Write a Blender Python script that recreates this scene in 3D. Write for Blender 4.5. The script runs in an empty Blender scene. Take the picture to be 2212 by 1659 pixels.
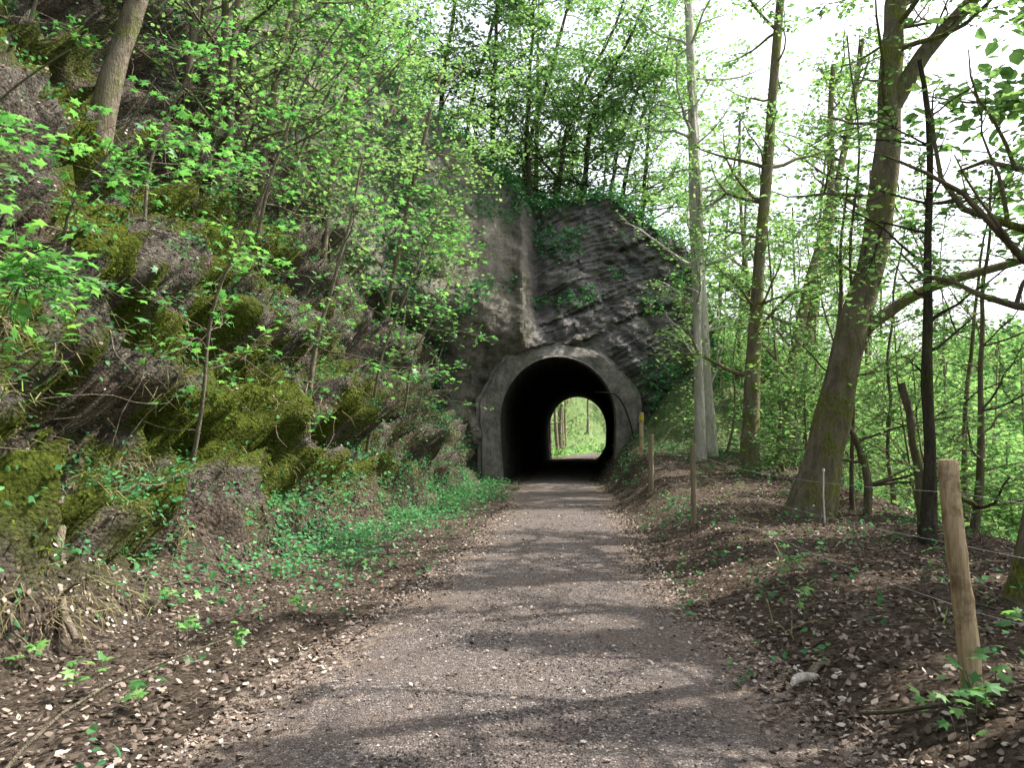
import bpy, math, numpy as np
from mathutils import Vector
rng = np.random.default_rng(11)
U = rng.uniform
el = math.radians(52); az = math.radians(74)
sv = Vector((math.cos(el)*math.sin(az), math.cos(el)*math.cos(az), math.sin(el)))

# ---------------------------------------------------------------- noise
def _h(ix, iy, iz, seed):
    with np.errstate(over='ignore'):
        h = (ix.astype(np.int64)*374761393 + iy.astype(np.int64)*668265263 + iz.astype(np.int64)*1274126177 + seed*974711) & 0xffffffff
        h = ((h ^ (h >> 13))*1103515245) & 0xffffffff
        h = ((h ^ (h >> 15))*668265263) & 0xffffffff
        h = h ^ (h >> 16)
    return (h & 0xffff)/65535.0
def vn(x, y, z, seed=0):
    x, y, z = np.broadcast_arrays(np.asarray(x, float), np.asarray(y, float), np.asarray(z, float))
    ix, iy, iz = np.floor(x), np.floor(y), np.floor(z)
    fx, fy, fz = x-ix, y-iy, z-iz
    fx, fy, fz = [f*f*(3-2*f) for f in (fx, fy, fz)]
    r = 0
    for a in (0, 1):
        for b in (0, 1):
            for c in (0, 1):
                w = (fx if a else 1-fx)*(fy if b else 1-fy)*(fz if c else 1-fz)
                r = r + w*_h(ix+a, iy+b, iz+c, seed)
    return r
def fbm(x, y, z, o=3, seed=0):
    s = 0; a = 0.5; t = 0
    for i in range(o):
        s = s + a*vn(x*2**i, y*2**i, z*2**i, seed+i); t += a; a *= .5
    return s/t
def sst(t, a=0., b=1.):
    t = np.clip((t-a)/(b-a), 0, 1); return t*t*(3-2*t)

# ---------------------------------------------------------------- terrain
SL = 1.8
def pc(y):
    return np.interp(y, [-20, 0, 4, 8, 17, 28, 56, 62, 68, 76, 90, 130], [-.6, -.15, .05, .3, 1.08, 1.63, 4.6, 5.4, 6.6, 9.4, 18, 50])
def foot(y):
    return np.interp(y, [-20, 0, 5, 10.7, 15, 20, 26, 28, 56, 64, 76, 90, 130], [-4.2, -3.8, -3.35, -2.8, -2.1, -1.3, -.95, -.97, 2.0, 1.6, 3.5, 10, 42])
def bankh(y):
    return np.interp(y, [0, 12, 20, 25, 29, 56, 62, 75], [.28, .32, .75, 1.25, 1.6, 1.6, .9, .5])
def H(x, y):
    x = np.asarray(x, float); y = np.asarray(y, float)
    c = pc(y); u = np.maximum(foot(y)-x, 0)
    uu = np.minimum(u, 12); h = SL*(np.sqrt(uu*uu+.08)-.283)
    h = h+np.clip(u-12, 0, 30)*.8
    h = h*(1-.45*sst(y, 57, 64))
    v = x-(c+1.25)
    bk = bankh(y)*sst(v, 0, 1.3)
    tal = 2.1*sst(y, 24.3, 28.5)*sst(x-c, 2.3, 4.2)*(1-sst(y, 52, 56))
    w = np.maximum(v-4.1, 0)
    drop = np.minimum(.55*(np.sqrt(w*w+1)-1), 8.5)
    rise = np.clip(w-48, 0, 90)*.3
    fr = np.clip(y-115, 0, 120)*.2
    return h+(bk+tal)*(u <= 0)-drop+rise+fr

def mat_new(name):
    m = bpy.data.materials.new(name); m.use_nodes = True
    nt = m.node_tree; nt.nodes.clear()
    return m, nt
class NT:
    def __init__(s, nt): s.nt = nt
    def n(s, t, ins=None, **kw):
        nd = s.nt.nodes.new(t)
        for k, v in kw.items(): setattr(nd, k, v)
        for k, v in (ins or {}).items():
            if isinstance(v, bpy.types.NodeSocket): s.nt.links.new(v, nd.inputs[k])
            else: nd.inputs[k].default_value = v
        return nd
    def noise(s, sc, det=4, vec=None, rough=.6):
        i = {'Scale': sc, 'Detail': det, 'Roughness': rough}
        if vec is not None: i['Vector'] = vec
        return s.n('ShaderNodeTexNoise', i).outputs['Fac']
    def ramp(s, fac, stops):
        nd = s.n('ShaderNodeValToRGB', {'Fac': fac}); e = nd.color_ramp.elements
        while len(e) < len(stops): e.new(.5)
        for el, (p, c) in zip(e, stops):
            el.position = p; el.color = (*c, 1) if len(c) == 3 else c
        return nd.outputs['Color']
    def mix(s, f, a, b, mode='MIX'):
        nd = s.nt.nodes.new('ShaderNodeMix'); nd.data_type = 'RGBA'; nd.blend_type = mode
        for i, v in ((0, f), (6, a), (7, b)):
            if isinstance(v, bpy.types.NodeSocket): s.nt.links.new(v, nd.inputs[i])
            else: nd.inputs[i].default_value = v if i == 0 else (*v, 1)
        return nd.outputs[2]
    def math(s, op, a, b=0., c=0., clamp=False):
        nd = s.nt.nodes.new('ShaderNodeMath'); nd.operation = op; nd.use_clamp = clamp
        for i, v in enumerate((a, b, c)):
            if isinstance(v, bpy.types.NodeSocket): s.nt.links.new(v, nd.inputs[i])
            else: nd.inputs[i].default_value = v
        return nd.outputs[0]
    def thr(s, f, lo, k): return s.math('MULTIPLY', s.math('SUBTRACT', f, lo), k, clamp=True)
    def attr(s, name): return s.n('ShaderNodeAttribute', attribute_name=name).outputs['Fac']
    def pos(s): return s.n('ShaderNodeNewGeometry').outputs['Position']
    def out(s, col, rough=.9, bump=None, bs=.5, dist=.02, spec=0.):
        c = col if isinstance(col, bpy.types.NodeSocket) else (*col, 1)
        nrm_ = s.n('ShaderNodeBump', {'Height': bump, 'Strength': bs, 'Distance': dist}).outputs[0] if bump is not None else None
        if spec > 0:
            p = s.n('ShaderNodeBsdfPrincipled', {'Base Color': c, 'Roughness': rough, 'Specular IOR Level': spec})
        else:
            p = s.n('ShaderNodeBsdfDiffuse', {'Color': c})
        if nrm_: s.nt.links.new(nrm_, p.inputs['Normal'])
        s.n('ShaderNodeOutputMaterial', {'Surface': p.outputs[0]})

def leaf_mat(name, stops, trans=.45, tcol=(1.3, 1.4, .9), gloss=False):
    m, nt = mat_new(name); g = NT(nt)
    c = g.ramp(g.attr('tint'), stops)
    p = g.n('ShaderNodeBsdfPrincipled', {'Base Color': c, 'Roughness': .45, 'Specular IOR Level': .35}) if gloss else g.n('ShaderNodeBsdfDiffuse', {'Color': c})
    if trans > 0:
        tc = g.mix(1., c, tcol, 'MULTIPLY')
        t = g.n('ShaderNodeBsdfTranslucent', {'Color': tc})
        ms = g.n('ShaderNodeMixShader', {0: trans, 1: p.outputs[0], 2: t.outputs[0]})
        g.n('ShaderNodeOutputMaterial', {'Surface': ms.outputs[0]})
    else:
        g.n('ShaderNodeOutputMaterial', {'Surface': p.outputs[0]})
    return m
M_MAPLE = leaf_mat('maple_leaf', [(0, (.05, .16, .055)), (.5, (.1, .27, .08)), (1, (.21, .39, .11))], .48, gloss=True)
M_LEAF = leaf_mat('spring_leaf', [(0, (.08, .17, .075)), (.5, (.15, .27, .11)), (1, (.27, .39, .17))], .48)
M_HERB = leaf_mat('herb_leaf', [(0, (.035, .12, .055)), (.5, (.07, .21, .09)), (1, (.13, .31, .115))], .3)
M_MOSS = leaf_mat('moss_tuft', [(0, (.035, .05, .01)), (.5, (.085, .115, .018)), (1, (.18, .22, .035))], .1)
M_LIT = leaf_mat('dry_leaf', [(0, (.075, .056, .044)), (.45, (.175, .136, .112)), (.85, (.3, .25, .21)), (1, (.46, .42, .37))], 0)
M_STRAW = leaf_mat('dry_grass', [(0, (.08, .07, .03)), (.5, (.18, .15, .085)), (1, (.12, .19, .05))], 0)

def bark(name, a, b, moss, mossamt, sc=9.):
    m, nt = mat_new(name); g = NT(nt); P = g.pos()
    mp = g.n('ShaderNodeMapping', {'Vector': P, 'Scale': (1, 1, .28)}).outputs[0]
    n1 = g.noise(sc, 6, mp, .7); n2 = g.noise(sc*5, 4, mp)
    c = g.ramp(n1, [(.35, a), (.65, b)])
    c = g.mix(g.math('MULTIPLY', n2, .5), c, tuple(v*.45 for v in a))
    mc = g.ramp(n2, [(.35, tuple(v*.4 for v in moss)), (.65, tuple(v*1.25 for v in moss))])
    c = g.mix(g.thr(g.noise(1.9, 6, P, .75), 1-mossamt, 7.), c, mc)
    h = g.math('ADD', n1, g.math('MULTIPLY', n2, .7))
    g.out(c, .92, h, 1., .08)
    return m
M_BARKMOSS = bark('mossy_bark', (.15, .125, .095), (.36, .31, .24), (.22, .245, .06), .54)
M_BARKPALE = bark('pale_bark', (.36, .335, .295), (.7, .66, .6), (.2, .22, .1), .44, 5)
M_BARK = bark('brown_bark', (.15, .12, .09), (.34, .29, .23), (.16, .19, .06), .5)
M_BARKDARK = bark('dark_bark', (.05, .045, .035), (.15, .13, .105), (.09, .12, .03), .47)
M_TWIG = bark('sapling_bark', (.2, .17, .12), (.38, .34, .26), (.14, .17, .07), .4, 20)

# ---------------------------------------------------------------- mesh builder
class B:
    def __init__(s): s.v = []; s.f = []; s.n = 0
    def add(s, v, f, mat=0, tint=.5, smooth=False):
        v = np.asarray(v, float).reshape(-1, 3); f = np.asarray(f, np.int64)
        t = np.broadcast_to(np.asarray(tint, float), (len(v),))
        s.v.append((v, t)); s.f.append((f+s.n, mat, smooth)); s.n += len(v)
    def build(s, name, mats, parent=None):
        V = np.concatenate([a for a, _ in s.v]); T = np.concatenate([b for _, b in s.v])
        li = np.concatenate([f.ravel() for f, _, _ in s.f])
        tot = np.concatenate([np.full(len(f), f.shape[1]) for f, _, _ in s.f])
        mi = np.concatenate([np.full(len(f), m) for f, m, _ in s.f])
        sm = np.concatenate([np.full(len(f), q) for f, _, q in s.f])
        me = bpy.data.meshes.new(name)
        me.vertices.add(len(V)); me.vertices.foreach_set('co', V.astype(np.float32).ravel())
        me.loops.add(len(li)); me.loops.foreach_set('vertex_index', li.astype(np.int32))
        me.polygons.add(len(tot))
        st = np.concatenate([[0], np.cumsum(tot)[:-1]])
        me.polygons.foreach_set('loop_start', st.astype(np.int32)); me.polygons.foreach_set('loop_total', tot.astype(np.int32))
        me.polygons.foreach_set('material_index', mi.astype(np.int32)); me.polygons.foreach_set('use_smooth', sm.astype(bool))
        a = me.attributes.new('tint', 'FLOAT', 'POINT'); a.data.foreach_set('value', T.astype(np.float32))
        for m in mats: me.materials.append(m)
        me.update(calc_edges=True)
        o = bpy.data.objects.new(name, me); bpy.context.scene.collection.objects.link(o)
        if parent: o.parent = parent
        return o

def nrm(a): return a/np.maximum(np.linalg.norm(a, axis=-1, keepdims=True), 1e-9)
def tube(b, P, R, sides=6, mat=0, cap=True, wob=0., tint=.5):
    P = np.asarray(P, float); n = len(P); R = np.broadcast_to(np.asarray(R, float), (n,))
    T = nrm(np.gradient(P, axis=0)); ref = np.array([0., 0, 1]) if abs(T[0][2]) < .8 else np.array([0., 1, 0])
    S = nrm(np.cross(T, ref)); Q = np.cross(T, S)
    a = np.linspace(0, 2*np.pi, sides, endpoint=False)
    rr = R[:, None]*np.ones(sides)
    if wob: rr = rr*(1+wob*(fbm(np.cos(a)[None]*1.6+P[:, :1], np.sin(a)[None]*1.6+P[:, 1:2], P[:, 2:]*.9, 3, 5)-.5)*2)
    V = P[:, None]+rr[..., None]*(np.cos(a)[None, :, None]*S[:, None]+np.sin(a)[None, :, None]*Q[:, None])
    i = np.arange(n-1)[:, None]*sides; j = np.arange(sides)[None]; k = (j+1) % sides
    F = np.stack([i+j, i+k, i+sides+k, i+sides+j], -1).reshape(-1, 4)
    b.add(V.reshape(-1, 3), F, mat, tint, True)
    if cap:
        b.add(V[-1], np.arange(sides)[None], mat, tint)

T_GEN = (np.array([[0, 0, 0], [.33, .28, .08], [.28, .68, .06], [0, 1, -.06], [-.28, .68, .06], [-.33, .28, .08]]), np.array([[0, 1, 2, 3], [0, 3, 4, 5]]))
T_DRY = (np.array([[0, 0, .12], [.26, .25, .0], [.3, .6, .13], [0.05, 1, .22], [-.22, .72, .2], [-.34, .3, .16]]), np.array([[0, 1, 2, 3], [0, 3, 4, 5]]))
_a = np.radians([90, 66, 38, 14, -22, -62, 242, 202, 166, 142, 114]); _r = np.array([1, .52, .92, .45, .66, .2, .2, .66, .45, .92, .52])
_o = np.stack([_r*np.cos(_a), _r*np.sin(_a)+.15, -.16*_r**2], 1)
T_MAP = (np.vstack([[[0, .12, .03]], _o])*.75, np.array([[0, i, i % 11+1] for i in range(1, 12)]))
def leaves(b, tmpl, pos, normal, head, size, tint, mat):
    v, f = tmpl; N = len(pos)
    if N == 0: return
    n = nrm(normal); t = nrm(head-(head*n).sum(-1, keepdims=True)*n); s = np.cross(t, n)
    size = np.broadcast_to(np.asarray(size, float), (N,))
    V = pos[:, None]+size[:, None, None]*(v[None, :, :1]*s[:, None]+v[None, :, 1:2]*t[:, None]+v[None, :, 2:]*n[:, None])
    F = (f[None]+(np.arange(N)*len(v))[:, None, None]).reshape(-1, f.shape[1])
    b.add(V.reshape(-1, 3), F, mat, np.repeat(np.broadcast_to(tint, (N,)), len(v)))
def rnd3(n): return rng.normal(size=(n, 3))

# ---------------------------------------------------------------- ground sheet
xs = np.concatenate([np.linspace(-300, -45, 18), np.linspace(-40, -15, 30), np.arange(-14.5, 9, .08), np.linspace(9.2, 40, 60), np.linspace(44, 300, 45)])
ys = np.concatenate([np.linspace(-80, -4, 14), np.arange(-3, 30, .09), np.arange(30, 75, .5), np.linspace(77, 350, 60)])
X, Y = np.meshgrid(xs, ys); Z = H(X, Y)
u = foot(Y)-X
m_s = sst(u, .05, 1.0)
n1 = fbm(X*.5, Y*.5, Z*.5, 4, 3)-.5
n2 = np.abs(fbm(X*1.2, Y*1.2, Z*1.4, 4, 9)-.5)*2
n3 = fbm(X*4, Y*4, Z*4, 3, 21)-.5
led = fbm(X*.9, Y*.5, Z*2.1, 3, 33); led = sst(led, .44, .56)
mossn = fbm(X*1.3, Y*1.3, Z*.5, 4, 51)
moss = sst(mossn+.5*n3+.15*n1+.03*(1-sst(Z, 1.5, 4)), .485, .55)*sst(u, .25, .8)*(1-sst(Z, 6, 9)*.6)*(1-sst(Y, 14, 22)*.7)
D = m_s*(1.4*n1-1.5*n2+.65*n3+.8*(led-.5)+.2)
flat = sst(np.abs(X-pc(Y)), 1.1, 2.2)
GX = X+D*.86; GY = Y+m_s*(.6*(fbm(X, Y, Z, 3, 77)-.5)); GZ = Z+D*.5+flat*(1-m_s)*(.16*(fbm(X*.8, Y*.8, 0, 3, 4)-.5)+.05*(fbm(X*4, Y*4, 0, 2, 8)-.5))
ny, nx = X.shape
G = np.stack([GX, GY, GZ], -1)
rock = sst(n2+n3*.4, .28, .1)*m_s
grass = np.clip(sst(X-pc(Y), 6, 9)+sst(Y, 57, 60)*sst(np.abs(X-pc(Y)), 1.2, 1.8)+.7*sst(Y, 21, 26)*sst(X-pc(Y), 2.2, 3), 0, 1)
b = B()
i = (np.arange(ny-1)[:, None]*nx+np.arange(nx-1)[None]).ravel()
b.add(G.reshape(-1, 3), np.stack([i, i+1, i+nx+1, i+nx], 1), 0, .5, True)
m, nt = mat_new('forest_floor'); g = NT(nt); P = g.pos()
lit = g.n('ShaderNodeTexVoronoi', {'Vector': P, 'Scale': 26.})
lc = g.ramp(g.n('ShaderNodeSeparateColor', {0: lit.outputs['Color']}).outputs[0], [(0, (.065, .05, .04)), (.5, (.13, .1, .08)), (1, (.25, .205, .17))])
c = g.mix(g.math('MULTIPLY', g.noise(3., 5, P), .75), lc, (.07, .056, .042))
rk = g.ramp(g.noise(6., 7, P, .75), [(.33, (.03, .027, .022)), (.5, (.1, .092, .078)), (.68, (.26, .235, .2))])
c = g.mix(g.math('MULTIPLY', g.attr('rock'), .9), c, rk)
ms = g.ramp(g.noise(14., 6, P, .75), [(.33, (.03, .042, .01)), (.67, (.13, .16, .03))])
c = g.mix(g.attr('moss'), c, ms)
gr = g.ramp(g.noise(.9, 8, P, .8), [(.35, (.07, .11, .05)), (.65, (.22, .3, .12))])
c = g.mix(g.attr('grass'), c, gr)
hh = g.math('ADD', g.math('MULTIPLY', g.noise(5., 8, P, .75), 2.), g.math('MULTIPLY', lit.outputs['Distance'], -.6))
g.out(c, .95, hh, 1., .1); M_GROUND = m
ground = b.build('ground', [m])
for nm, A in (('moss', moss), ('rock', rock), ('grass', grass)):
    a = ground.data.attributes.new(nm, 'FLOAT', 'POINT'); a.data.foreach_set('value', A.astype(np.float32).ravel())

def cellgrid(G):
    d1 = G[1:, 1:]-G[:-1, :-1]; d2 = G[1:, :-1]-G[:-1, 1:]
    n = np.cross(d1, d2); ar = np.linalg.norm(n, axis=-1)/2; n = nrm(n); n = np.where(n[..., 2:] < 0, -n, n)
    return ar, n
AR, NR = cellgrid(G)
def mid(A): return (A[1:, 1:]+A[:-1, :-1]+A[1:, :-1]+A[:-1, 1:])/4
CX, CY, CZ = mid(X), mid(Y), mid(Z); CU = foot(CY)-CX; CM = mid(moss)
regN = (CX > -13) & (CX < 9.5) & (CY > 1.2) & (CY < 29.5)
def scatter(N, w, region=regN):
    p = (AR*w*region).ravel(); p = p/p.sum()
    k = rng.choice(p.size, N, p=p); r, c_ = np.divmod(k, AR.shape[1])
    a, bb = U(size=(2, N, 1))
    q = G[r, c_]*(1-a)*(1-bb)+G[r, c_+1]*a*(1-bb)+G[r+1, c_]*(1-a)*bb+G[r+1, c_+1]*a*bb
    return q, NR[r, c_]
DD = np.sqrt(CX**2+CY**2)
clump = lambda f, s, lo, hi: sst(fbm(CX*f, CY*f, CZ*f, 3, s), lo, hi)
onpath = np.abs(CX-pc(CY))
w = (.12+sst(onpath, .9, 1.7))*(1-.9*CM)*(1/(1+(DD/6)**1.8))*np.where(CU > .2, .35+.8*clump(.9, 30, .4, .6), 1)*np.where(onpath < 1.25, .12, 1)
q, n = scatter(115000, w); b = B(); N = len(q)
leaves(b, T_DRY, q+n*U(0, .02, (N, 1)), n+rnd3(N)*.5, rnd3(N), U(.018, .058, N), np.clip(U(0, 1, N)**1.3+.5*(fbm(q[:, 0]*1.2, q[:, 1]*1.2, 0, 2, 15)-.5), 0, 1), 0)
b.build('leaf_litter', [M_LIT])
q, n = scatter(65000, CM**1.5*(1/(1+(DD/9)**1.7))); N = len(q); b = B()
leaves(b, T_GEN, q-n*.01, n+rnd3(N)*.8, rnd3(N)-[[0, 0, .8]], U(.015, .045, N), np.clip(U(0, .7, N)+1.5*(fbm(q[:, 0]*2.5, q[:, 1]*2.5, q[:, 2]*2.5, 2, 5)-.5), 0, 1), 0)
b.build('moss', [M_MOSS])
verge = np.exp(-((CX-(foot(CY)+.15))/.75)**2)*sst(CY, 6, 12)*1.6
verge2 = np.exp(-((CX-pc(CY)-1.9)/.6)**2)*.5*clump(.6, 61, .48, .6)*sst(CY, 6, 9)+sst(CX-pc(CY), 3.0, 4.5)*.4*clump(.6, 62, .44, .6)+sst(CY, 20, 24)*sst(CX-pc(CY), 2.2, 3)*1.
slp = (CU > 0)*(.25+.9*sst(CY, 12, 20))*clump(.7, 63, .45, .6)
w = (verge+verge2+slp+.02)*(1/(1+(DD/12)**1.5))*(onpath > 1.25)*(.15+clump(1.6, 65, .4, .6))
q, n = scatter(10000, w); b = B(); N = len(q)
for k in range(7):
    hgt = U(.02, .3, (N, 1))*U(.4, 1, (N, 1))
    up = nrm(n*.6+[[0, 0, .7]])
    leaves(b, T_GEN, q+up*hgt+rnd3(N)*[[.07, .07, .03]], up+rnd3(N)*.45, rnd3(N), U(.03, .085, N), np.clip(U(.1, .8, N)+hgt[:, 0]*.8, 0, 1), 0)
b.build('undergrowth_plants', [M_HERB])
w = (CU > .2)*(.2+clump(.6, 71, .45, .6))*(1/(1+(DD/15)**1.5))*(1-.6*CM)*(.4+sst(CY, 9, 18))
q, n = scatter(52000, w); N = len(q); b = B()
leaves(b, T_GEN, q+n*U(0, .2, (N, 1)), n+rnd3(N)*.5+[[0, 0, .4]], rnd3(N), U(.03, .085, N), U(0, 1, N), 0)
b.build('ivy', [M_HERB])
T_BL = (np.array([[-.014, 0, 0], [.014, 0, 0], [.012, .55, .12], [-.012, .55, .12], [.0, 1.0, -.12], [-.003, 1.0, -.12]]), np.array([[0, 1, 2, 3], [3, 2, 4, 5]]))
w = ((CU > .2)*1.*clump(.9, 81, .45, .58)+(CX-pc(CY) > 1.7)*.25*clump(1.2, 83, .45, .6))*(1/(1+(DD/9)**1.5))
q, n = scatter(3000, w); b = B(); N = len(q)
sl_ = (n[:, 2:] < .8)
for k in range(14):
    dn = rnd3(N)*.5+n*.5-[[0, 0, 1.]]*np.where(sl_, U(.4, 1.6), -.4)
    leaves(b, T_BL, q+rnd3(N)*.07, rnd3(N)*.4+[[0, 0, 1.]]+n*.6, dn, U(.15, .4, N), np.clip(U(0, .8, N)+.3*(~sl_[:, 0]), 0, 1), 0)
b.build('grass_tufts', [M_STRAW])
regF = (CX > -8) & (CX < 16) & (CY > 57) & (CY < 92) & (onpath > 1.5)
q, n = scatter(9000, 1+0*CX, regF); N = len(q); b = B()
leaves(b, T_GEN, q+n*U(0, .5, (N, 1)), n+rnd3(N)*.6, rnd3(N), U(.12, .35, N), U(0, 1, N), 0)
b.build('verge_plants', [M_LEAF])

# ---------------------------------------------------------------- gravel path
py = np.concatenate([np.arange(-8, 30, .12), np.arange(30, 120, .5)]); k = np.linspace(-1, 1, 41)
hb = 1.27+.5*(1-sst(py, 3.5, 9))
hw = hb+.3*(fbm(py*.7, 3, 0, 4, 2)-.5)*2; hw2 = hb+.3*(fbm(py*.7, 9, 5, 4, 2)-.5)*2
PX = pc(py)[:, None]+np.where(k[None] < 0, hw[:, None], hw2[:, None])*k[None]
PYY = py[:, None]+0*PX
PZ = .012+.03*(1-k[None]**2)+.02*(fbm(PX*1.8, PYY*1.8, 0, 4, 6)-.5)*(1-k[None]**4)
PZ = PZ+np.maximum(H(PX, PYY), 0)*(PX > 0)
b = B(); a_, b_ = PX.shape
i = (np.arange(a_-1)[:, None]*b_+np.arange(b_-1)[None]).ravel()
b.add(np.stack([PX, PYY, PZ], -1).reshape(-1, 3), np.stack([i, i+1, i+b_+1, i+b_], 1), 0, np.abs(k[None]+0*PX).ravel(), True)
m, nt = mat_new('gravel'); g = NT(nt); P = g.pos()
v1 = g.n('ShaderNodeTexVoronoi', {'Vector': P, 'Scale': 75.}); v2 = g.n('ShaderNodeTexVoronoi', {'Vector': P, 'Scale': 28.})
s1 = g.n('ShaderNodeSeparateColor', {0: v1.outputs['Color']}).outputs[0]
c = g.ramp(s1, [(0, (.06, .052, .051)), (.6, (.115, .1, .096)), (.93, (.185, .162, .15)), (1, (.38, .35, .32))])
c = g.mix(g.thr(g.noise(.9, 6, P, .7), .42, 3.), c, g.ramp(g.noise(40., 3, P), [(.3, (.075, .059, .05)), (.7, (.18, .143, .122))]))
e = g.math('ADD', g.attr('tint'), g.math('MULTIPLY', g.math('SUBTRACT', g.noise(4., 6, P, .75), .5), 1.2))
e = g.thr(e, .62, 3.5)
lv_ = g.n('ShaderNodeTexVoronoi', {'Vector': P, 'Scale': 26.})
c = g.mix(e, c, g.ramp(g.n('ShaderNodeSeparateColor', {0: lv_.outputs['Color']}).outputs[0], [(0, (.06, .047, .038)), (.5, (.125, .098, .08)), (1, (.24, .195, .165))]))
hh = g.math('ADD', g.math('MULTIPLY', v1.outputs['Distance'], -1.), g.math('MULTIPLY', v2.outputs['Distance'], -.7))
g.out(c, .9, hh, .9, .014)
b.build('gravel_path', [m])
m2, nt = mat_new('stone_chips'); g = NT(nt)
g.out(g.ramp(g.attr('tint'), [(0, (.04, .036, .036)), (.6, (.115, .1, .096)), (.9, (.25, .215, .19)), (1, (.48, .44, .4))]), .85)
N = 26000; yy = 2.2+14*U(size=N)**1.7; kk = U(-1.15, 1.05, N); q = np.stack([pc(yy)+kk*1.35, yy, .01+.03*(1-np.minimum(kk**2, 1))+.004], 1)
oc = np.array([[1, 0, 0], [0, .8, 0], [-1, 0, 0], [0, -.8, 0], [.1, .1, .55]])
b = B(); leaves(b, (oc, np.array([[0, 1, 4], [1, 2, 4], [2, 3, 4], [3, 0, 4]])), q, rnd3(N)*.15+[[0, 0, 1]], rnd3(N), U(.004, .014, N), U(size=N)**1.3, 0)
b.build('loose_gravel', [m2])
N = 11000; yy = 2.2+16*U(size=N)**1.4; sd_ = rng.choice([-1, 1], N); edge = np.interp(yy, [2, 3.5, 9, 30], [1.77, 1.77, 1.27, 1.27])
off = np.where(U(size=N) < .8, edge-np.abs(rng.normal(size=N))*.22+.1, U(0, 1, N)*edge); xx = pc(yy)+sd_*off
q = np.stack([xx, yy, .022+.03*(1-np.minimum((off/edge)**2, 1))+np.maximum(H(xx, yy), 0)*(xx > 0)], 1); b = B()
leaves(b, T_DRY, q, rnd3(N)*.4+[[0, 0, 1]], rnd3(N), U(.012, .046, N), U(.0, 1, N)**1.2, 0)
b.build('fallen_leaves', [M_LIT])

# ---------------------------------------------------------------- tunnel
def prof(hw, zc, ht, n=40, low=None, z0=0.):
    low = low or hw*.93
    t = np.linspace(0, np.pi, n); up = np.stack([hw*np.cos(t), zc+(ht-zc)*np.sin(t)], 1)
    zz = np.linspace(z0, zc, 9)[:-1]; s = (zz-z0)/(zc-z0)
    sd = np.stack([low+(hw-low)*np.sin(s*np.pi/2), zz], 1)
    return np.vstack([sd, up, (sd*[-1, 1])[::-1]])
ax0 = np.array([1.63, 28.]); ax1 = np.array([4.6, 56.]); ad = (ax1-ax0)/28
PI = prof(2.0, 2.2, 4.4); PI[:, 1] -= .05; PO = prof(2.5, 2.2, 4.95, low=2.5); PO[:, 1] -= .3
b = B()
m, nt = mat_new('tunnel_lining'); g = NT(nt); P = g.pos()
mp = g.n('ShaderNodeMapping', {'Vector': P, 'Rotation': (math.pi/2, 0, math.pi/2)}).outputs[0]
br = g.n('ShaderNodeTexBrick', {'Vector': mp, 'Scale': 3., 'Color1': (.12, .11, .1, 1), 'Color2': (.07, .065, .06, 1), 'Mortar': (.035, .032, .03, 1)})
g.out(g.mix(g.noise(2., 5, P), br.outputs[0], (.04, .037, .034)), .9, br.outputs['Fac'], .5, .03); M_TUN = m
for pr in (PI, PO):
    s_ = np.linspace(-.3, 27.9, 30)
    V = np.stack([ax0[0]+ad[0]*s_[:, None]+pr[None, :, 0], ax0[1]+ad[1]*s_[:, None]+0*pr[None, :, 0], pr[None, :, 1]+0*s_[:, None]], -1)
    w_ = len(pr); i = (np.arange(29)[:, None]*w_+np.arange(w_-1)[None]).ravel()
    b.add(V.reshape(-1, 3), np.stack([i, i+1, i+w_+1, i+w_], 1), 0, .5, True)
tun = bpy.data.objects.new('railway_tunnel', None); bpy.context.scene.collection.objects.link(tun)
b.build('lining', [M_TUN], tun)
m, nt = mat_new('weathered_concrete'); g = NT(nt); P = g.pos()
mp = g.n('ShaderNodeMapping', {'Vector': P, 'Scale': (1, 1, .3)}).outputs[0]
c = g.ramp(g.noise(1.6, 8, P, .8), [(.35, (.11, .103, .096)), (.5, (.25, .235, .218)), (.65, (.4, .375, .345))])
c = g.mix(g.thr(g.noise(3., 6, mp, .75), .5, 5.), c, (.11, .1, .093))
c = g.mix(g.thr(g.noise(.9, 7, P, .8), .55, 5.), c, (.14, .15, .07))
g.out(c, .95, g.noise(7., 10, P, .8), 1., .14); M_CONC = m
def portal(yf, yb, cx, name):
    b = B(); K = np.linspace(0, 1, 16)
    O = prof(2.85, 2.8, 5.2, low=2.85); O[:, 1] -= .3
    O = O*(1+.08*(fbm(O[:, :1]*.9, O[:, 1:]*.9, 1., 3, 12)-.5)*2)
    O[:, 1] += .7*np.exp(-((O[:, 0]+.7)/.5)**2)*(O[:, 1] > 4)
    R = PI[None]*(1-K[:, None, None])+O[None]*K[:, None, None]
    sgn = 1 if yb > yf else -1
    yv = yf+sgn*(.02+(.1*(K > .8))[:, None]+.6*np.clip(R[..., 1]-4.35, 0, 2))+.14*(fbm(R[..., 0]*1.4, R[..., 1]*1.4, 0, 5, 31)-.5)
    yv[0] = yf
    V = np.stack([cx+R[..., 0], yv, R[..., 1]], -1)
    V2 = V[-1:].copy(); V2[..., 1] = yb; V0 = V[:1].copy(); V0[..., 1] = yf+sgn*.6
    V = np.concatenate([V0, V, V2]); w_ = V.shape[1]
    i = (np.arange(V.shape[0]-1)[:, None]*w_+np.arange(w_-1)[None]).ravel()
    b.add(V.reshape(-1, 3), np.stack([i, i+1, i+w_+1, i+w_], 1), 0, .5, False)
    return b.build(name, [M_CONC], tun)
portal(27.5, 29.2, 1.6, 'portal_arch'); portal(56.4, 55., 4.64, 'exit_arch')

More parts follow.
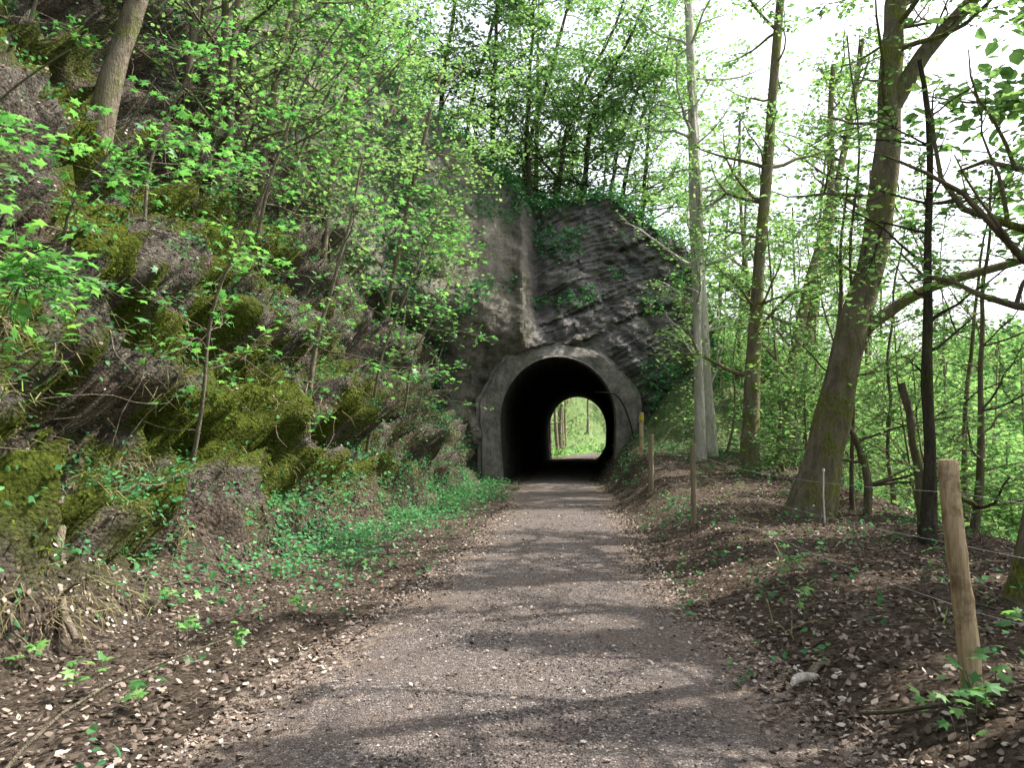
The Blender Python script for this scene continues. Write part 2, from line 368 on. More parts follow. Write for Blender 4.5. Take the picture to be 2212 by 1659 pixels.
# ---------------------------------------------------------------- rock spur
def topz(x): return np.interp(x, [-16, -8, -3, .6, 4, 6.6, 7.3, 8.0, 9.2, 11], [25, 18.5, 13, 10.6, 10.2, 8.6, 6.3, 3.4, .2, -2])
gx = np.arange(-10, 11, .085)
def spur_front(y0, sg, cx, seed):
    t = np.linspace(0, 1, 170)
    TZ = topz(gx-(cx-1.6))+1.2*(fbm(gx*.9, 2, 0, 4, seed)-.5)
    XX = gx[None]+0*t[:, None]; ZZ = -1+(TZ[None]+1)*t[:, None]
    xl = XX-(cx-1.6)
    yy = y0+sg*(.34*np.maximum(ZZ-4.9, 0)+.75*np.minimum(xl-.6, 0)*sst(ZZ, 4.4, 6.5)+.22*np.maximum(xl-5., 0)**1.3)
    s1 = ZZ*.93-xl*.36+.8*fbm(xl*.35, ZZ*.35, 3, 2, seed+1)
    st1 = (s1*1.1+.5*fbm(s1*.5, xl*.15, 1, 2, seed+9)) % 1.0
    st2 = (s1*5.3+.9*fbm(s1*2.3, xl*.5, 4, 3, seed+19)) % 1.0
    jb = _h(np.floor(s1*2.2+.2), np.floor(xl*1.1+ZZ*.6+.7*_h(np.floor(s1*2.2+.2), 0*s1, 0*s1, 3)), 0*s1, seed)
    patch = fbm(xl*.7, ZZ*.7, 7, 3, seed+3)
    rgt = sst(xl, .6, 1.6)
    yy = yy+sg*(rgt*(.22*st1**2*sst(patch, .4, .6)+.09*st2*sst(patch, .56, .4)+.2*(jb-.5)*sst(patch, .42, .55))+(1-rgt)*.05*(jb-.5))
    lft = 1-.45*(1-rgt)*sst(ZZ, 4.5, 5.5)*sst(xl, -3.5, -2)
    yy = yy-sg*lft*(1.2*(fbm(XX*.5, ZZ*.5, 0, 4, seed+4)-.5)+.5*np.abs(fbm(XX*1.1, ZZ*1.1, 2, 3, seed+6)-.5)*2+.25*(fbm(XX*3, ZZ*4, 0, 3, seed+7)-.5))
    yy += sg*.3*np.exp(-((xl-.95)/.2)**2)*sst(ZZ, 5, 6.5)-sg*.45*np.exp(-((xl-.4)/.28)**2)*sst(ZZ, 4.5, 5.2)-sg*.5*np.exp(-((xl-.4)/(.3+.8*sst(ZZ, 7, 5)))**2)*sst(ZZ, 7, 5)*sst(ZZ, 4, 4.8)
    return XX, yy, ZZ
def hole(XX, ZZ, cx):
    xr = (XX-cx)/2.4; zr = (ZZ-2.2)/2.6
    return np.where(ZZ > 2.2, xr**2+zr**2 < 1, np.abs(xr) < 1)
b = B()
F1 = spur_front(27.95, 1, 1.6, 101); F2 = spur_front(55.7, -1, 4.64, 201)
for (XX, yy, ZZ), cx in ((F1, 1.6), (F2, 4.64)):
    V = np.stack([XX, yy, ZZ], -1); w_ = V.shape[1]; hI = hole(XX, ZZ, cx)
    cell = hI[1:, 1:] | hI[:-1, :-1] | hI[1:, :-1] | hI[:-1, 1:]
    i = (np.arange(V.shape[0]-1)[:, None]*w_+np.arange(w_-1)[None])[~cell]
    b.add(V.reshape(-1, 3), np.stack([i, i+1, i+w_+1, i+w_], 1), 0, .5, False)
t = np.linspace(0, 1, 60)[:, None]
A0 = np.stack([F1[0][-1], F1[1][-1], F1[2][-1]], -1); A1 = np.stack([F2[0][-1], F2[1][-1], F2[2][-1]], -1)
TV = A0[None]*(1-t[..., None])+A1[None]*t[..., None]
TV[..., 2] += np.sin(np.pi*t)*1.5+np.sin(np.pi*t)**.3*.7*(fbm(TV[..., 0]*.5, TV[..., 1]*.5, 0, 4, 8)-.5)
w_ = TV.shape[1]; i = (np.arange(59)[:, None]*w_+np.arange(w_-1)[None]).ravel()
b.add(TV.reshape(-1, 3), np.stack([i, i+1, i+w_+1, i+w_], 1), 1, .5, True)
m, nt = mat_new('slate_rock'); g = NT(nt); P = g.pos()
mp = g.n('ShaderNodeMapping', {'Vector': P, 'Rotation': (0, .37, 0)}).outputs[0]
mp = g.n('ShaderNodeMapping', {'Vector': mp, 'Scale': (.8, .8, 3.)}).outputs[0]
s1 = g.noise(1.6, 10, mp, .8); s2 = g.noise(1.1, 9, P, .8)
c = g.ramp(s1, [(.33, (.06, .057, .06)), (.5, (.155, .147, .15)), (.68, (.33, .315, .31))])
c = g.mix(g.thr(s2, .48, 4.), c, g.ramp(g.noise(5., 6, P, .8), [(.3, (.08, .07, .058)), (.7, (.22, .192, .16))]))
c = g.mix(g.thr(g.noise(2.6, 9, P, .8), .58, 8.), c, (.38, .365, .345))
sx = g.n('ShaderNodeSeparateXYZ', {0: P})
left = g.math('MULTIPLY', g.math('SUBTRACT', 1.0, sx.outputs[0]), 1.8, clamp=True)
mv = g.n('ShaderNodeMapping', {'Vector': P, 'Scale': (1, 1, .25)}).outputs[0]
lc_ = g.ramp(g.noise(1.5, 9, mv, .8), [(.35, (.1, .09, .076)), (.65, (.35, .315, .27))])
c = g.mix(g.math('MULTIPLY', left, .92), c, lc_)
c = g.mix(g.thr(g.noise(.7, 8, P, .8), .53, 6.), c, g.ramp(g.noise(9.), [(.3, (.06, .075, .025)), (.7, (.15, .175, .06))]))
g.out(c, .9, g.math('ADD', s1, g.math('MULTIPLY', s2, .8)), 1., .2)
spur = b.build('rock_cliff', [m, M_GROUND])
b = B(); N = 20000
k = rng.integers(0, w_-1, N); r = (U(size=N)**2.2*40).astype(int); q = TV[r, k]+rnd3(N)*[[.15, .3, .2]]
leaves(b, T_GEN, q+[[0, -.1, .08]], rnd3(N)*.6+[[0, -.3, 1]], rnd3(N), U(.07, .18, N), U(size=N), 0)
pn = fbm(F1[0]*.8, F1[2]*.8, 0, 3, 6)
gi = np.where((pn+.24*sst(F1[0], -1.2, -3)+.12*sst(F1[2], 8, 10)+.25*sst(F1[0], 3.7, 5)*sst(F1[2], 5, 3) > .58))
kk = rng.integers(0, len(gi[0]), 26000); q = np.stack([F1[0][gi][kk], F1[1][gi][kk], F1[2][gi][kk]], 1)
q = q[(~hole(q[:, 0], q[:, 2], 1.6)) & ((np.abs(q[:, 0]-1.6) > 2.8) | (q[:, 2] > 6.3))]; N = len(q)
leaves(b, T_GEN, q+rnd3(N)*.08+[[0, -.12, 0]], rnd3(N)*.6+[[0, -.8, .6]], rnd3(N), U(.06, .16, N), U(size=N), 0)
b.build('cliff_plants', [M_HERB])

# ---------------------------------------------------------------- trees
SV = np.array(sv)
GAPS = [(.5, 7.9, 2.0, .34), (2.1, 8.5, 1.3, .28), (.1, 6.95, .9, .22), (-.35, 5.3, 1.3, .28), (-.3, 4.6, .8, .22), (1.3, 3.85, 1., .32), (-2.4, 4.2, 1.2, .4), (3.9, 10.4, 1.2, .4), (2.9, 4.2, .8, .6), (1.2, 11.5, .8, .35), (3.6, 7.2, .9, .35), (-2.4, 7.6, .9, .35)]
def sungap(q):
    """openings in the crowns that let sun through to the ground"""
    zz = np.maximum(q[:, 2]-.1, 0); gxy = q[:, :2]-SV[None, :2]*(zz/SV[2])[:, None]
    o = fbm(gxy[:, 0]*.45, gxy[:, 1]*.9, 0, 2, 91) > .6
    o |= gxy[:, 0] < -4.2
    for (x, y, rx, ry) in GAPS: o |= ((gxy[:, 0]-x)/(rx+.15))**2+((gxy[:, 1]-y-.1*np.sin(gxy[:, 0]*4))/(ry+.14))**2 < 1.15
    return o & (q[:, 2] > 1.8)
def resample(pts, n, wob=.0):
    pts = np.asarray(pts, float); d = np.concatenate([[0], np.cumsum(np.linalg.norm(np.diff(pts, axis=0), axis=1))])
    s = np.linspace(0, d[-1], n); P = np.stack([np.interp(s, d, pts[:, k]) for k in range(3)], 1)
    if wob: P[1:] += np.cumsum(rnd3(n-1)*wob*[[1, 1, .3]], 0)*.5
    for _ in range(2): P[1:-1] = (P[:-2]+2*P[1:-1]+P[2:])/4
    return P
def limb(b, p, d, L, r, wood, n=6, up=.12, wander=.16, sides=5):
    pts = [p]; d = d/np.linalg.norm(d)
    for _ in range(n):
        d = d+rng.normal(size=3)*wander+np.array([0, 0, up*.5]); d /= np.linalg.norm(d)
        pts.append(pts[-1]+d*L/n)
    pts = np.array(pts); tube(b, pts, np.linspace(r, max(r*.25, .004), n+1), sides, wood, cap=False)
    return pts
def foliage(b, P, L, lf):
    tw, per, size, tmpl, mat, spread = lf
    for _ in range(tw):
        t = U(.25, 1)*(len(P)-1.001); i = int(t); p = P[i]+(P[i+1]-P[i])*(t-i)
        d = nrm(P[min(i+1, len(P)-1)]-P[i])+rng.normal(size=3)*[.8, .8, .3]; d /= np.linalg.norm(d)
        Lt = U(.3, 1)*spread
        e = p+d*Lt+np.array([0, 0, -.12*Lt]); mdl = (p+e)/2+rng.normal(size=3)*.05*Lt
        n = max(2, int(per*U(.6, 1.4))); s = U(.15, 1.05, (n, 1)); q = p+(e-p)*s+rnd3(n)*[[.5*size+.1*Lt, .5*size+.1*Lt, .07*Lt+.02]]
        if p[1] < 18 and p[0] > .3: q = q[~sungap(q)]; n = len(q)
        if n:
            tube(b, [p, mdl, e], [.007, .005, .003], 3, 0, cap=False)
            leaves(b, tmpl, q, rnd3(n)*.38+[[0, 0, 1.]], rnd3(n)*.8+d[None], size*U(.5, 1.25, n), np.clip(U(0, .6)+U(0, .4, n), 0, 1), mat)
def tree(name, pts, r0, r1, nl, Ll, tmin, lf, mats, bias=(0, 0, 0), wob=.03, sides=10, flare=.5, elev=(.0, .7), builder=None, extra=(), n=18, dead=False, up=.12):
    b = builder or B()
    P = resample(pts, n, wob); t = np.linspace(0, 1, n)
    R = r0+(r1-r0)*t; R = R*(1+flare*np.exp(-t*n*.55))*(1+.05*rng.normal(size=n))
    tube(b, P, R, sides, 0, cap=True, wob=.2)
    for _ in range(nl):
        tt = U(tmin, 1)*(n-1.001); i = int(tt); p = P[i]
        a = U(0, 2*np.pi); d = np.array([np.cos(a), np.sin(a), U(*elev)])+np.array(bias)
        L = Ll*U(.55, 1.15)*(1.15-.5*tt/(n-1)); r = min(.4*R[i], .022*L)
        lp = limb(b, p, d, L, r, 0, up=up)
        if not dead: foliage(b, lp, L, lf)
        if U() < .7:
            j = rng.integers(2, 5); l2 = limb(b, lp[j], lp[j+1]-lp[j]+rng.normal(size=3)*.5, L*.5, r*.5, 0, 5, up=up)
            if not dead: foliage(b, l2, L*.5, (max(1, lf[0]//2),)+lf[1:])
    for (ep, er) in extra:
        E = resample(ep, 12, .06); tube(b, E, np.linspace(er, er*.35, 12), 8, 0, cap=False, wob=.15)
        for _ in range(7):
            i = rng.integers(3, 11); lp = limb(b, E[i], rng.normal(size=3)+np.array([0, 0, .4]), Ll*.5, .025, 0); foliage(b, lp, 1, lf)
    if builder is None: return b.build(name, mats)

def base(x, y, s=.3): return [x, y, float(H(x, y))-s]
GEN = lambda tw, per, size, spread=.8: (tw, per, size, T_GEN, 1, spread)
MAP = lambda tw, per, size, spread=.7: (tw, per, size, T_MAP, 1, spread)

# right side
tree('leaning_tree', [base(4.75, 13), [5.25, 13, 1.9], [5.55, 13, 3.1], [6.05, 13.1, 4.5], [6.25, 13.2, 6.4], [6.6, 13.3, 8.8], [6.8, 13.3, 12.5]], .28, .12, 28, 3.2, .35, GEN(11, 10, .11), [M_BARKMOSS, M_LEAF], wob=.06, sides=22, flare=.8, n=30,
     extra=[([[5.75, 13, 3.3], [6.6, 12.9, 4.0], [7.6, 12.7, 4.25], [8.9, 12.3, 4.6], [10, 12, 5.2]], .1), ([[6.35, 13.2, 7.0], [6.9, 13.1, 8.0], [7.8, 13, 8.9], [9.2, 12.8, 10.6]], .16)])
tree('pale_tree', [base(5.65, 23), [5.5, 23, 5], [5.35, 23, 8.5], [5.4, 23, 11.5], [5.2, 23, 14.5], [5.2, 23, 17]], .24, .1, 22, 2.8, .25, GEN(10, 9, .13), [M_BARKPALE, M_LEAF], sides=12, flare=.2, wob=.06)
tree('pale_tree', [base(5.2, 22.2), [5.15, 22.2, 5], [5.3, 22.3, 8], [5.1, 22.4, 12]], .14, .07, 16, 2.3, .2, GEN(8, 9, .12), [M_BARKPALE, M_LEAF], sides=8, wob=.06)
tree('oak_tree', [base(5.6, 19), [5.95, 19, 4.2], [6.3, 19, 8], [6.55, 19, 12], [6.8, 19, 15]], .19, .08, 22, 2.9, .2, GEN(10, 9, .12), [M_BARKMOSS, M_LEAF], sides=10, wob=.08)
tree('oak_tree', [base(7.2, 21.5), [7.9, 21.5, 4.5], [8.6, 21.5, 7.5], [9, 21.5, 12]], .17, .07, 18, 2.9, .25, GEN(9, 9, .13), [M_BARKMOSS, M_LEAF], sides=10, wob=.1)
tree('oak_tree', [base(8.2, 24), [9.2, 24, 5.5], [10.2, 24, 10], [11, 24, 14]], .18, .08, 18, 3., .25, GEN(9, 9, .14), [M_BARK, M_LEAF], sides=10, wob=.1)
tree('young_tree', [base(5.15, 10), [5.25, 10, 2.4], [5.3, 10, 4.5], [5.2, 10, 6.5]], .085, .03, 16, 1.8, .3, GEN(8, 8, .09, .6), [M_BARKDARK, M_LEAF], sides=8, wob=.07)
tree('roadside_tree', [base(3.95, 6.3), [4.15, 6.3, .9], [4.6, 6.3, 2.4], [5.1, 6.2, 5], [5.3, 6, 9]], .14, .07, 22, 2.7, .3, GEN(10, 9, .085, .7), [M_BARKMOSS, M_LEAF], sides=12, bias=(.1, 0, 0), wob=.05)
tree('dead_tree', [base(5.3, 10.4), [5.25, 10.4, 1.6], [5.2, 10.4, 2.3]], .07, .05, 2, .7, .7, GEN(1, 1, .1), [M_BARK, M_LEAF], sides=8, dead=True, wob=.05)
for (x, y, hh, bx) in ((5.4, 2.2, 11, -.25), (6.6, -1.5, 12, -.2), (8.2, 5.4, 13, -.1), (7.6, 8.8, 11, 0), (9.6, 3, 14, 0), (10.2, 8.2, 14, 0), (9.8, 11.8, 13, .1), (12, 6, 15, 0)):  # trees added outside the frame, crowns kept dense to shade the path
    tree('offscreen_shade_tree', [base(x, y), [x+.3, y, hh*.4], [x+.1, y+.4, hh*.75], [x+.4, y+.3, hh]], .2, .06, 22, 3.8, .38, GEN(13, 10, .24, 1.1), [M_BARKMOSS, M_LEAF], bias=(bx, .05, 0), sides=9, wob=.08)
for _ in range(20):
    x = U(5.2, 12); y = U(9, 27)
    if x/y > .72 or x/y < .22: continue
    hh = U(3.5, 9); z = float(H(x, y)); ln = U(-.1, 1.3)
    tree('beech_sapling', [base(x, y), [x+ln*.3, y, z+hh*.5], [x+ln, y, z+hh]], U(.02, .07), .015, 15, 2., .1, GEN(8, 9, .1, .8), [M_BARK, M_LEAF], sides=6, wob=.14, elev=(-.1, .6))

# left slope
tree('slope_maple', [base(-6.3, 11.7, .7), [-6.15, 11.7, 6.6], [-5.7, 11.7, 8.2], [-5.2, 11.6, 10.5], [-4.9, 11.6, 14]], .18, .09, 18, 3.6, .45, MAP(8, 7, .13, .9), [M_BARK, M_MAPLE], bias=(.5, -.1, -.1), sides=12, wob=.06, flare=.3)
for (x, y, hh, ln, r) in ((-6.8, 16, 8, .4, .11), (-6.2, 16.3, 9, .6, .1), (-5.9, 15.8, 8, 1.0, .08), (-5.5, 16.4, 8, 1.2, .07), (-8.6, 15, 8, .5, .1), (-4.8, 20, 8, 1.5, .08), (-3.9, 23.5, 8, 1.6, .08), (-8.2, 12, 8, .4, .11), (-6.5, 22, 8, 1., .1), (-7.6, 19, 8, 1., .1), (-5, 26, 8, 1.5, .1)):
    z = float(H(x, y))
    tree('slope_tree', [base(x, y, .6), [x+ln*.3, y, z+hh*.4], [x+ln, y, z+hh]], r, .05, 18, 3.6, .14, GEN(10, 9, .125, 1.), [M_BARK, M_LEAF], bias=(.8, -.2, -.1), sides=8, wob=.12, elev=(-.25, .55))
sp = [(-3.45, 13.6, 1.0, 5.0, .05), (-4.0, 10, 1.0, 3.6, .03), (-5.4, 11.5, 1.6, 3.6, .03), (-5.0, 8.8, 1.1, 2.4, .025),
      (-3.0, 16.5, 1.3, 4.6, .035), (-4.9, 14.5, 2.0, 4.8, .04), (-2.7, 19.5, 1.2, 4.2, .035), (-5.4, 18, 2.2, 4.8, .04),
      (-6.9, 11, 1.4, 2.6, .03), (-4.4, 6.2, .8, 1.4, .018), (-3.6, 24, 1.1, 4., .035), (-5.1, 7.2, 1.2, 2.0, .022)]
for (x, y, ln, hh, r) in sp:
    z = float(H(x, y)); j = rng.normal(size=3)*.25
    tree('maple_sapling', [base(x, y, .35), [x+ln*.15+j[0]*.4, y-.1, z+hh*.35], [x+ln*.55+j[1]*.6, y-.25, z+hh*.75], [x+ln, y-.5, z+hh*.97]], r, r*.35, 10, min(2.2, hh*.44), .2, MAP(5, 6, .115, .65), [M_TWIG, M_MAPLE], bias=(.55, -.3, -.2), sides=7, wob=.07, elev=(-.2, .5), flare=.2, up=0.)

for (x, y, dx, hh, r) in ((.7, 30.8, .6, 9, .11), (1.6, 31.2, 3.2, 9, .1), (2.6, 31.7, 3.0, 9.5, .12), (-.8, 31.4, .3, 10, .11), (3.6, 31.2, 1.5, 7, .07), (-3, 32, 1, 10, .12), (5.2, 32, 1.2, 8, .09), (.2, 34, 2, 11, .12), (-1.9, 32, 2, 9, .09), (4.4, 33, 2.4, 9, .1)):
    z = float(topz(x))+.2
    tree('hilltop_tree', [[x, y, z-.6], [x+dx*.2, y, z+hh*.35], [x+dx*.75, y, z+hh*.75], [x+dx, y, z+hh]], r, r*.4, 30, 3.6, .06, GEN(10, 10, .165, 1.2), [M_BARKDARK, M_LEAF], sides=8, wob=.14, elev=(-.35, .65), bias=(0, -.2, 0))

# background woodland (one mass)
b = B()
cnt = 0
while cnt < 50:
    y = U(24, 75); x = U(6, 56)
    if not (.2 < x/y < .82) or x-pc(y) < 5: continue
    cnt += 1; hh = U(8, 13); z = float(H(x, y)); ln = U(-.5, 1.5)
    tree('', [[x, y, z-.4], [x+ln*.5, y, z+hh*.5], [x+ln, y, z+hh]], U(.06, .15), .04, 13, 3.2, .1, GEN(7, 8, .22, 1.4), None, sides=5, wob=.2, builder=b, n=9, elev=(-.1, .6))
cnt = 0
while cnt < 60:
    y = U(13, 40); x = pc(y)+U(5.4, 15)
    if x/y > .72: continue
    cnt += 1; hh = U(1.5, 4.5); z = float(H(x, y)); ln = U(-.8, .8)
    tree('', [[x, y, z-.3], [x+ln*.5, y, z+hh*.5], [x+ln, y, z+hh]], .03, .01, 9, 1.5, .05, GEN(7, 9, .13, .9), None, sides=4, wob=.15, builder=b, n=7, elev=(-.1, .8))
cnt = 0
while cnt < 30:
    y = U(33, 60); x = U(-26, 5); hh = U(8, 13); z = max(float(H(x, y)), float(topz(max(x, -15.9))) if y < 57 else 0)
    cnt += 1; ln = U(-.5, 1.2)
    tree('', [[x, y, z-.6], [x+ln*.5, y, z+hh*.5], [x+ln, y, z+hh]], U(.08, .16), .04, 13, 3.2, .12, GEN(7, 8, .24, 1.3), None, sides=5, wob=.2, builder=b, n=9, elev=(-.1, .6))
for (x, y) in ((1.5, 70), (2.6, 80), (14, 98), (18, 104), (5, 98), (9, 104)):
    z = float(H(x, y)); hh = U(7, 12)
    tree('', [[x, y, z-.4], [x+.5, y, z+hh*.5], [x+1, y, z+hh]], .13, .04, 18, 3., .08, GEN(6, 8, .22, 1.3), None, sides=5, wob=.15, builder=b, n=9, elev=(-.3, .6))
for (x, y) in ((3.9, 67), (4.3, 70), (4.7, 74), (5.3, 79), (5.0, 84), (8.6, 90), (6.5, 93)):
    z = float(H(x, y)); hh = 10
    tree('', [[x, y, z-.4], [x-.2, y, z+hh*.5], [x+.6, y, z+hh]], .15, .06, 5, 2.4, .5, GEN(4, 5, .22, 1.3), None, sides=6, wob=.15, builder=b, n=9, elev=(-.1, .6))
b.build('background_woodland', [M_BARK, M_LEAF])
b = B(); cnt = 0
while cnt < 380:
    y = U(40, 230); x = U(40, 190)
    if x/y > 1.1 and U() < .7: continue
    if x-pc(y) < 52 and y < 118: continue
    cnt += 1; z = float(H(x, y)); R = U(2.5, 4.5); hh = U(9, 14); n = 120
    q = nrm(rnd3(n))*U(.5, 1, (n, 1))**.5*[[R, R, hh*.45]]+[[x, y, z+hh*.55]]
    leaves(b, T_GEN, q, nrm(q-[[x, y, z+hh*.3]])+rnd3(n)*.6, rnd3(n), U(.8, 1.7, n), np.clip(U(.2, .8)+U(-.2, .2, n), 0, 1), 1)
    tube(b, [[x, y, z-.5], [x, y, z+hh*.6]], [.3, .15], 4, 0, cap=False)
b.build('distant_trees', [M_BARK, M_LEAF])

# ---------------------------------------------------------------- seedlings
b = B(); sd = [(2.12, 3.75), (2.25, 4.0), (-1.9, 5.6), (-2.5, 6.1), (-2.1, 4.6), (-2.6, 4.9), (2.3, 6.2), (-3.1, 7.4), (-1.8, 7.2), (-1.5, 8.8), (-2.0, 9.4), (-1.7, 10.5), (2.6, 7.6), (-3.3, 5.6), (-2.9, 4.0), (3.0, 4.9), (2.9, 8.7)]
for (x, y) in sd:
    z = float(H(x, y))
    for _ in range(rng.integers(2, 5)):
        p = np.array([x+U(-.12, .12), y+U(-.12, .12), z]); e = p+[U(-.06, .06), U(-.06, .06), U(.1, .26)]
        tube(b, [p, (p+e)/2+[.01, 0, 0], e], .0025, 4, 0, cap=False); n = rng.integers(3, 7)
        leaves(b, T_MAP, e+rnd3(n)*[[.05, .05, .03]], rnd3(n)*.3+[[0, -.15, 1]], rnd3(n), U(.05, .1, n), U(.3, 1, n), 1)
b.build('maple_seedlings', [M_TWIG, M_MAPLE])

b = B(); q, n = scatter(1000, ((CU > -.2)*1.+.35*(onpath > 1.4))*(1/(1+(DD/8)**1.5)))
for p, nn in zip(q, n):
    d = rng.normal(size=3); d -= (d@nn)*nn; d = nrm(d)+np.array([0, 0, -.7])*(nn[2] < .8); limb(b, p+nn*.02, d+nn*.12, U(.25, 1.3), U(.003, .014), 0, 6, up=-.1, wander=.22, sides=5)
b.build('twigs_and_roots', [M_TWIG])
b = B(); P = resample([[-3.7, 6.6, .85], [-3.6, 6.4, .55], [-3.45, 6.2, .28], [-3.2, 5.9, .12]], 14, .012); tube(b, P, np.linspace(.04, .025, 14), 8, 0, wob=.2)
tube(b, [P[7], P[7]+[.12, -.05, .1], P[7]+[.2, -.1, .12]], [.018, .012, .006], 5, 0)
b.build('fallen_branch', [M_BARK])
b = B(); z = float(H(1.75, 5.0))+.03
P = resample([[1.66, 4.85, z+.02], [1.71, 4.9, z+.055], [1.79, 4.94, z+.05], [1.87, 5.0, z+.03]], 8, .002); tube(b, P, [.008, .018, .026, .028, .028, .026, .024, .018], 9, 0, wob=.25)
P = resample([[1.84, 5.03, z+.02], [1.9, 5.1, z+.07], [1.99, 5.18, z+.06]], 7, .002); tube(b, P, np.linspace(.03, .016, 7), 8, 1, wob=.3)
b.build('broken_birch_piece', [M_BARKPALE, M_TWIG])
b = B()
for _ in range(40):
    y = U(4, 24); s = rng.choice([-1, 1]); x = pc(y)+s*U(1.3, 2.3); z = float(H(x, y)); r = U(.015, .045)
    a, t = np.meshgrid(np.linspace(0, 2*np.pi, 9)[:-1], np.linspace(.1, np.pi-.1, 6)); S = np.stack([np.cos(a)*np.sin(t), np.sin(a)*np.sin(t), .6*np.cos(t)], -1)
    S = S*(1+.5*(vn(S[..., 0]*2+x, S[..., 1]*2, S[..., 2]*2, 4)-.5))[..., None]*r+[x, y, z+r*.2]
    i = np.arange(5)[:, None]*8; j = np.arange(8)[None]; b.add(S.reshape(-1, 3), np.stack([i+j, i+(j+1) % 8, i+8+(j+1) % 8, i+8+j], -1).reshape(-1, 4), 0, U(.2, .8), True)
b.build('small_stones', [m2])

# ---------------------------------------------------------------- fence
m, nt = mat_new('peeled_wood'); g = NT(nt); P = g.pos()
mp = g.n('ShaderNodeMapping', {'Vector': P, 'Scale': (1, 1, .08)}).outputs[0]
c = g.ramp(g.noise(45., 6, mp, .7), [(.3, (.26, .19, .105)), (.55, (.5, .385, .25)), (.75, (.6, .49, .34))])
c = g.mix(g.thr(g.noise(7., 5, P, .7), .53, 7.), c, (.22, .155, .095))
g.out(c, .8, g.noise(60., 5, mp), .8, .012); M_WOOD = m
m, nt = mat_new('grey_wood'); g = NT(nt); P = g.pos()
mp = g.n('ShaderNodeMapping', {'Vector': P, 'Scale': (1, 1, .1)}).outputs[0]
g.out(g.ramp(g.noise(30., 6, mp, .7), [(.3, (.13, .1, .07)), (.7, (.32, .26, .19))]), .9, g.noise(50., 5, mp), .5, .01); M_GREY = m
m, nt = mat_new('galvanised_wire'); g = NT(nt); g.out((.42, .42, .42), .45, spec=.6); M_WIRE = m
m, nt = mat_new('yellow_paint'); g = NT(nt); g.out(g.mix(g.noise(20.), (.65, .5, .05), (.5, .38, .05)), .7); M_YEL = m
m, nt = mat_new('black_rubber'); g = NT(nt); g.out((.015, .015, .015), .5, spec=.3); M_BLK = m
m, nt = mat_new('white_plastic'); g = NT(nt); g.out((.7, .7, .68), .5, spec=.3); M_WHT = m
fence = bpy.data.objects.new('wire_fence', None); bpy.context.scene.collection.objects.link(fence)
posts = [(3.9, 2.6, 1.2, .05, M_WOOD), (2.33, 4.12, 1.22, .052, M_WOOD), (2.82, 12.5, 1.22, .045, M_GREY), (3.12, 18., 1.25, .06, M_GREY), (3.72, 23., 1.3, .06, M_WOOD)]
tops = []
for k, (x, y, hh, r, mt) in enumerate(posts):
    z = float(H(x, y)); b = B(); lean = -.085 if k == 1 else .02
    zz = np.concatenate([np.linspace(-.4, hh-.03, 22), [hh-.008, hh]]); P = np.stack([x+lean*(zz/hh)+.006*np.sin(zz*5), y+0*zz, z+zz], 1)
    R = np.interp(zz, [-.4, 0, hh], [r*1.05, r*1.02, r*.93]); R[-1] *= .82; R = R*(1+.035*rng.normal(size=len(R)))
    tube(b, P, R, 16, 0, wob=.12); tops.append((x, y, z, lean, hh))
    b.build('post_%d' % k, [mt], fence)
    if k == 4:
        b = B(); tube(b, [[x+.015, y, z+hh-.22], [x+.02, y, z+hh-.08]], r*1.12, 16, 0, cap=False); b.build('marker_band', [M_YEL], fence)
b = B()
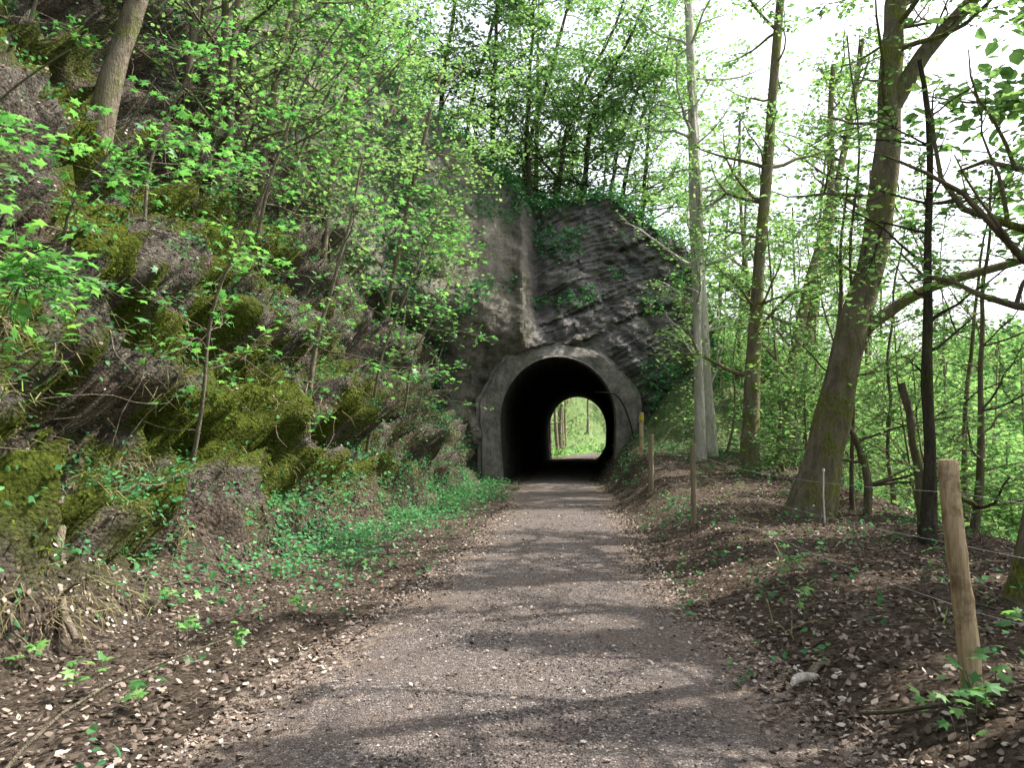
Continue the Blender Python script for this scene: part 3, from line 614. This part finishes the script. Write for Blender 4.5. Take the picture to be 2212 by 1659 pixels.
for lv in (.45, .78, 1.05):
    for (p0, p1) in zip(tops[:-1], tops[1:]):
        s = np.linspace(0, 1, 14)[:, None]; A = np.array([p0[0]+p0[3]*lv+.05, p0[1], p0[2]+lv]); C = np.array([p1[0]+p1[3]*lv+.05, p1[1], p1[2]+lv])
        Q = A+(C-A)*s; Q[:, 2] -= .1*4*(s*(1-s))[:, 0]; tube(b, Q, .0014, 5, 0, cap=False)
    for p0 in tops:
        A = np.array([p0[0]+p0[3]*lv+.05, p0[1], p0[2]+lv]); tube(b, [A+[0, 0, -.012], A+[.006, 0, 0], A+[0, 0, .012]], .002, 4, 0, cap=False)
b.build('wires', [M_WIRE], fence)
z = float(H(4.67, 12)); b = B(); tube(b, [[4.67, 12, z-.1], [4.66, 12, z+.4], [4.67, 12, z+.75]], [.012, .012, .01], 8, 0); tube(b, [[4.67, 12, z+.75], [4.67, 12, z+.79]], [.02, .016], 8, 0)
b.build('marker_stake', [M_WHT])
b = B(); P = resample([[2.9, 27.7, 3.12], [3.15, 27.38, 3.1], [3.6, 27.34, 3.05], [3.88, 27.36, 2.6], [4.1, 27.42, 1.95], [4.25, 27.45, 1.1]], 24); tube(b, P, .028, 8, 0)
b.build('cable', [M_BLK])

# ---------------------------------------------------------------- light, sky, camera
sl = bpy.data.lights.new('sun', 'SUN'); sl.energy = 11; sl.angle = math.radians(.53); sl.color = (1, .94, .84)
so = bpy.data.objects.new('sun', sl); bpy.context.scene.collection.objects.link(so); so.rotation_euler = (-sv).to_track_quat('-Z', 'Y').to_euler()
wd = bpy.data.worlds.new('World'); bpy.context.scene.world = wd; wd.use_nodes = True; nt = wd.node_tree; nt.nodes.clear(); g = NT(nt)
sk = g.n('ShaderNodeTexSky', sky_type='NISHITA', sun_disc=False, sun_elevation=el, sun_rotation=az, air_density=1.0, dust_density=5.0, ozone_density=1.0, altitude=100)
hs = g.n('ShaderNodeHueSaturation', {'Color': sk.outputs[0], 'Saturation': .35, 'Value': 2.9})
bg = g.n('ShaderNodeBackground', {'Color': hs.outputs[0], 'Strength': .15}); g.n('ShaderNodeOutputWorld', {'Surface': bg.outputs[0]})
cam = bpy.data.cameras.new('camera'); co = bpy.data.objects.new('camera', cam); bpy.context.scene.collection.objects.link(co)
co.location = (0, 0, 1.6); co.rotation_euler = (math.radians(93.74), 0, 0); cam.lens = 28; cam.sensor_width = 36; cam.clip_end = 1500; cam.clip_start = .05
sc = bpy.context.scene; sc.camera = co; sc.view_settings.view_transform = 'Standard'; sc.view_settings.look = 'None'; sc.view_settings.exposure = 0
